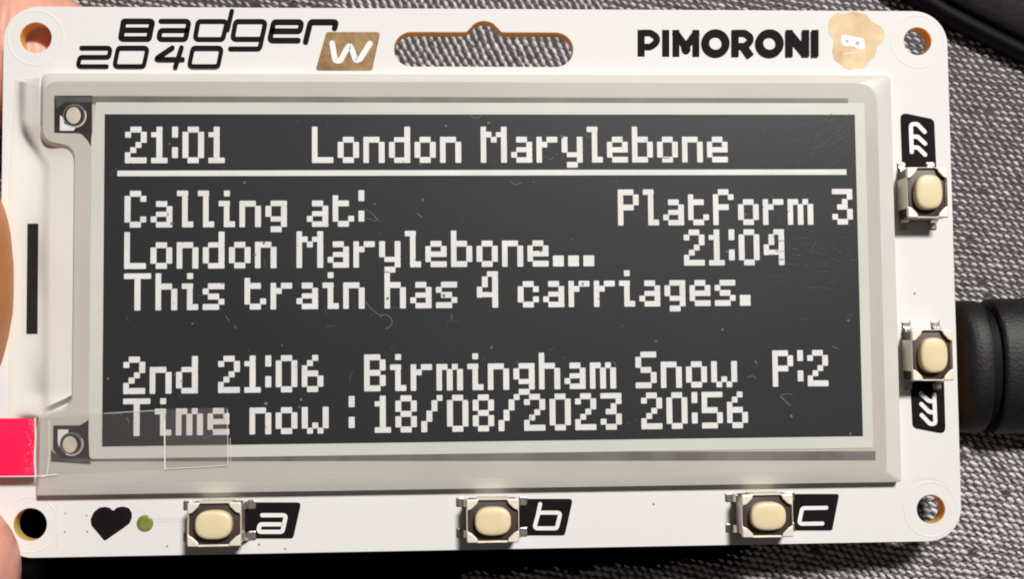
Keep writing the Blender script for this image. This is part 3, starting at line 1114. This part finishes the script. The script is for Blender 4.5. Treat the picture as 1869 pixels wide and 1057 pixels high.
# ------------------------------------------------------------------ hand holding the left edge
M_SKIN2 = mat('orange_skin', (0.50, 0.20, 0.06), rough=0.5, sss=0.3, noise=0.08, nscale=0.16, bump=0.03, bscale=2.2)  # orange-brown tone for the finger along the left edge
M_SKIN = mat('skin', (0.76, 0.36, 0.27), rough=0.48, sss=0.35, noise=0.14, nscale=0.35, bump=0.07, bscale=1.5)


def body_mesh(name, chains, m, voxel=0.8):
    """limbs grown along chains of (x, y, z, radius), fused into one continuous surface"""
    V, F = [], []
    nseg, K = 20, 6
    for ch in chains:
        P_ = [Vector(q[:3]) for q in ch]
        R0 = [q[3] for q in ch]
        # smooth interpolation along the chain
        pts, rad = [], []
        for i in range(len(ch) - 1):
            p0, p1, p2, p3 = P_[max(i - 1, 0)], P_[i], P_[i + 1], P_[min(i + 2, len(ch) - 1)]
            for k in range(K):
                t = k / K
                pts.append(0.5 * ((2 * p1) + (p2 - p0) * t + (2 * p0 - 5 * p1 + 4 * p2 - p3) * t * t + (3 * p1 - p0 - 3 * p2 + p3) * t ** 3))
                rad.append(R0[i] * (1 - t) + R0[i + 1] * t)
        pts.append(P_[-1])
        rad.append(R0[-1])
        d = (pts[-1] - pts[-2]).normalized()
        r = rad[-1]
        base, last = pts[-1], rad[-1]
        for k in range(1, 7):
            a_ = math.pi / 2 * k / 6.2
            pts.append(base + d * last * 0.95 * math.sin(a_))
            rad.append(last * math.cos(a_))
        up = Vector((0.1, 0.2, 1))
        b0 = len(V)
        for i, (p, r) in enumerate(zip(pts, rad)):
            tg = (pts[min(i + 1, len(pts) - 1)] - pts[max(i - 1, 0)]).normalized()
            s1 = tg.cross(up).normalized()
            s2 = s1.cross(tg).normalized()
            for k in range(nseg):
                an = 2 * math.pi * k / nseg
                V.append(tuple(p + s1 * r * math.cos(an) + s2 * r * 0.9 * math.sin(an)))
        n = len(pts)
        for i in range(n - 1):
            for k in range(nseg):
                k2 = (k + 1) % nseg
                F.append((b0 + i * nseg + k, b0 + i * nseg + k2, b0 + (i + 1) * nseg + k2, b0 + (i + 1) * nseg + k))
        F.append(tuple(b0 + k for k in range(nseg))[::-1])
        F.append(tuple(b0 + (n - 1) * nseg + k for k in range(nseg)))
    me = bpy.data.meshes.new('tmp')
    me.from_pydata(V, [], F)
    ob = bpy.data.objects.new('tmp', me)
    col.objects.link(ob)
    rm = ob.modifiers.new('remesh', 'REMESH')
    rm.mode = 'VOXEL'
    rm.voxel_size = voxel
    sm = ob.modifiers.new('smooth', 'SMOOTH')
    sm.iterations = 6
    sm.factor = 0.5
    dg = bpy.context.evaluated_depsgraph_get()
    ev = bpy.data.meshes.new_from_object(ob.evaluated_get(dg))
    bpy.data.objects.remove(ob)
    return link(name, [tuple(v.co) for v in ev.vertices], [tuple(p.vertices) for p in ev.polygons], m, None, smooth=True)


chains = [
    [(-150, -30, -36, 24), (-125, -20, -33, 22), (-104, -12, -30, 22), (-90, -6, -28, 17)],                                                      # wrist
    [(-104, 0, -30, 14), (-88, 8, -25, 12), (-76, 16, -20, 10)], [(-104, -14, -32, 14), (-90, -14, -32, 12), (-80, -14, -30, 10)],             # palm
    [(-84, 10, -24, 11), (-72, 22, -18, 8.8), (-60, 28, -13, 8.2), (-51, 26.5, -9.6, 8.0), (-44.0, 22.0, -8.4, 7.6), (-41.4, 20.6, -8.1, 6.8)],   # index
    [(-88, 0, -25, 10.5), (-77, -4, -16, 9.2), (-66, -11, -7, 8.6), (-56, -11, -1.5, 8.2), (-50.2, -5, 0.6, 8.2), (-49.6, 3.5, 0.6, 7.9), (-50.6, 6, 0.4, 6.8)],                                     # middle
    [(-92, -18, -30, 12), (-82, -26, -20, 10), (-70, -30, -8, 8.8), (-58, -28.5, 0.0, 8.4), (-49.4, -26.2, 2.4, 8.0), (-46.9, -25.1, 2.6, 7.3)],   # thumb
    [(-90, -6, -30, 10), (-76, -6, -32, 8.6), (-62, -8, -29, 7.8), (-52, -10, -25, 7), (-47, -11, -22, 6)],                                        # ring
    [(-92, -14, -32, 9), (-80, -20, -34, 7.8), (-68, -24, -32, 7.0), (-58, -27, -29, 6.2), (-53, -28, -27, 5.4)],                                   # little
]
for m_ in (M_SKIN, M_SKIN2):
    nt_ = m_.node_tree
    wv = nt_.nodes.new('ShaderNodeTexWave')
    wv.wave_type = 'RINGS'
    wv.rings_direction = 'Y'
    wv.inputs['Scale'].default_value = 0.42 / S
    wv.inputs['Distortion'].default_value = 2.5
    wv.inputs['Detail'].default_value = 2
    wv.inputs['Detail Scale'].default_value = 0.6
    tc_ = [n for n in nt_.nodes if n.type == 'TEX_COORD'][0]
    nt_.links.new(tc_.outputs['Object'], wv.inputs['Vector'])
    b1 = [n for n in nt_.nodes if n.type == 'BUMP'][0]
    b2 = nt_.nodes.new('ShaderNodeBump')
    b2.inputs['Distance'].default_value = 0.035 * S
    nt_.links.new(wv.outputs['Fac'], b2.inputs['Height'])
    nt_.links.new(b1.outputs['Normal'], b2.inputs['Normal'])
    nt_.links.new(b2.outputs['Normal'], nt_.nodes['Principled BSDF'].inputs['Normal'])
hand = body_mesh('person', chains, M_SKIN)
hand.data.materials.append(M_SKIN2)
for p in hand.data.polygons:
    c = p.center / S
    if c.x > -60 and -16 < c.y < 15 and c.z > -10:
        p.material_index = 1
tag(hand, "person's hand holding the badge by its left edge, fingertips showing at two corners", 'person')
print('verts hand', len(hand.data.vertices))
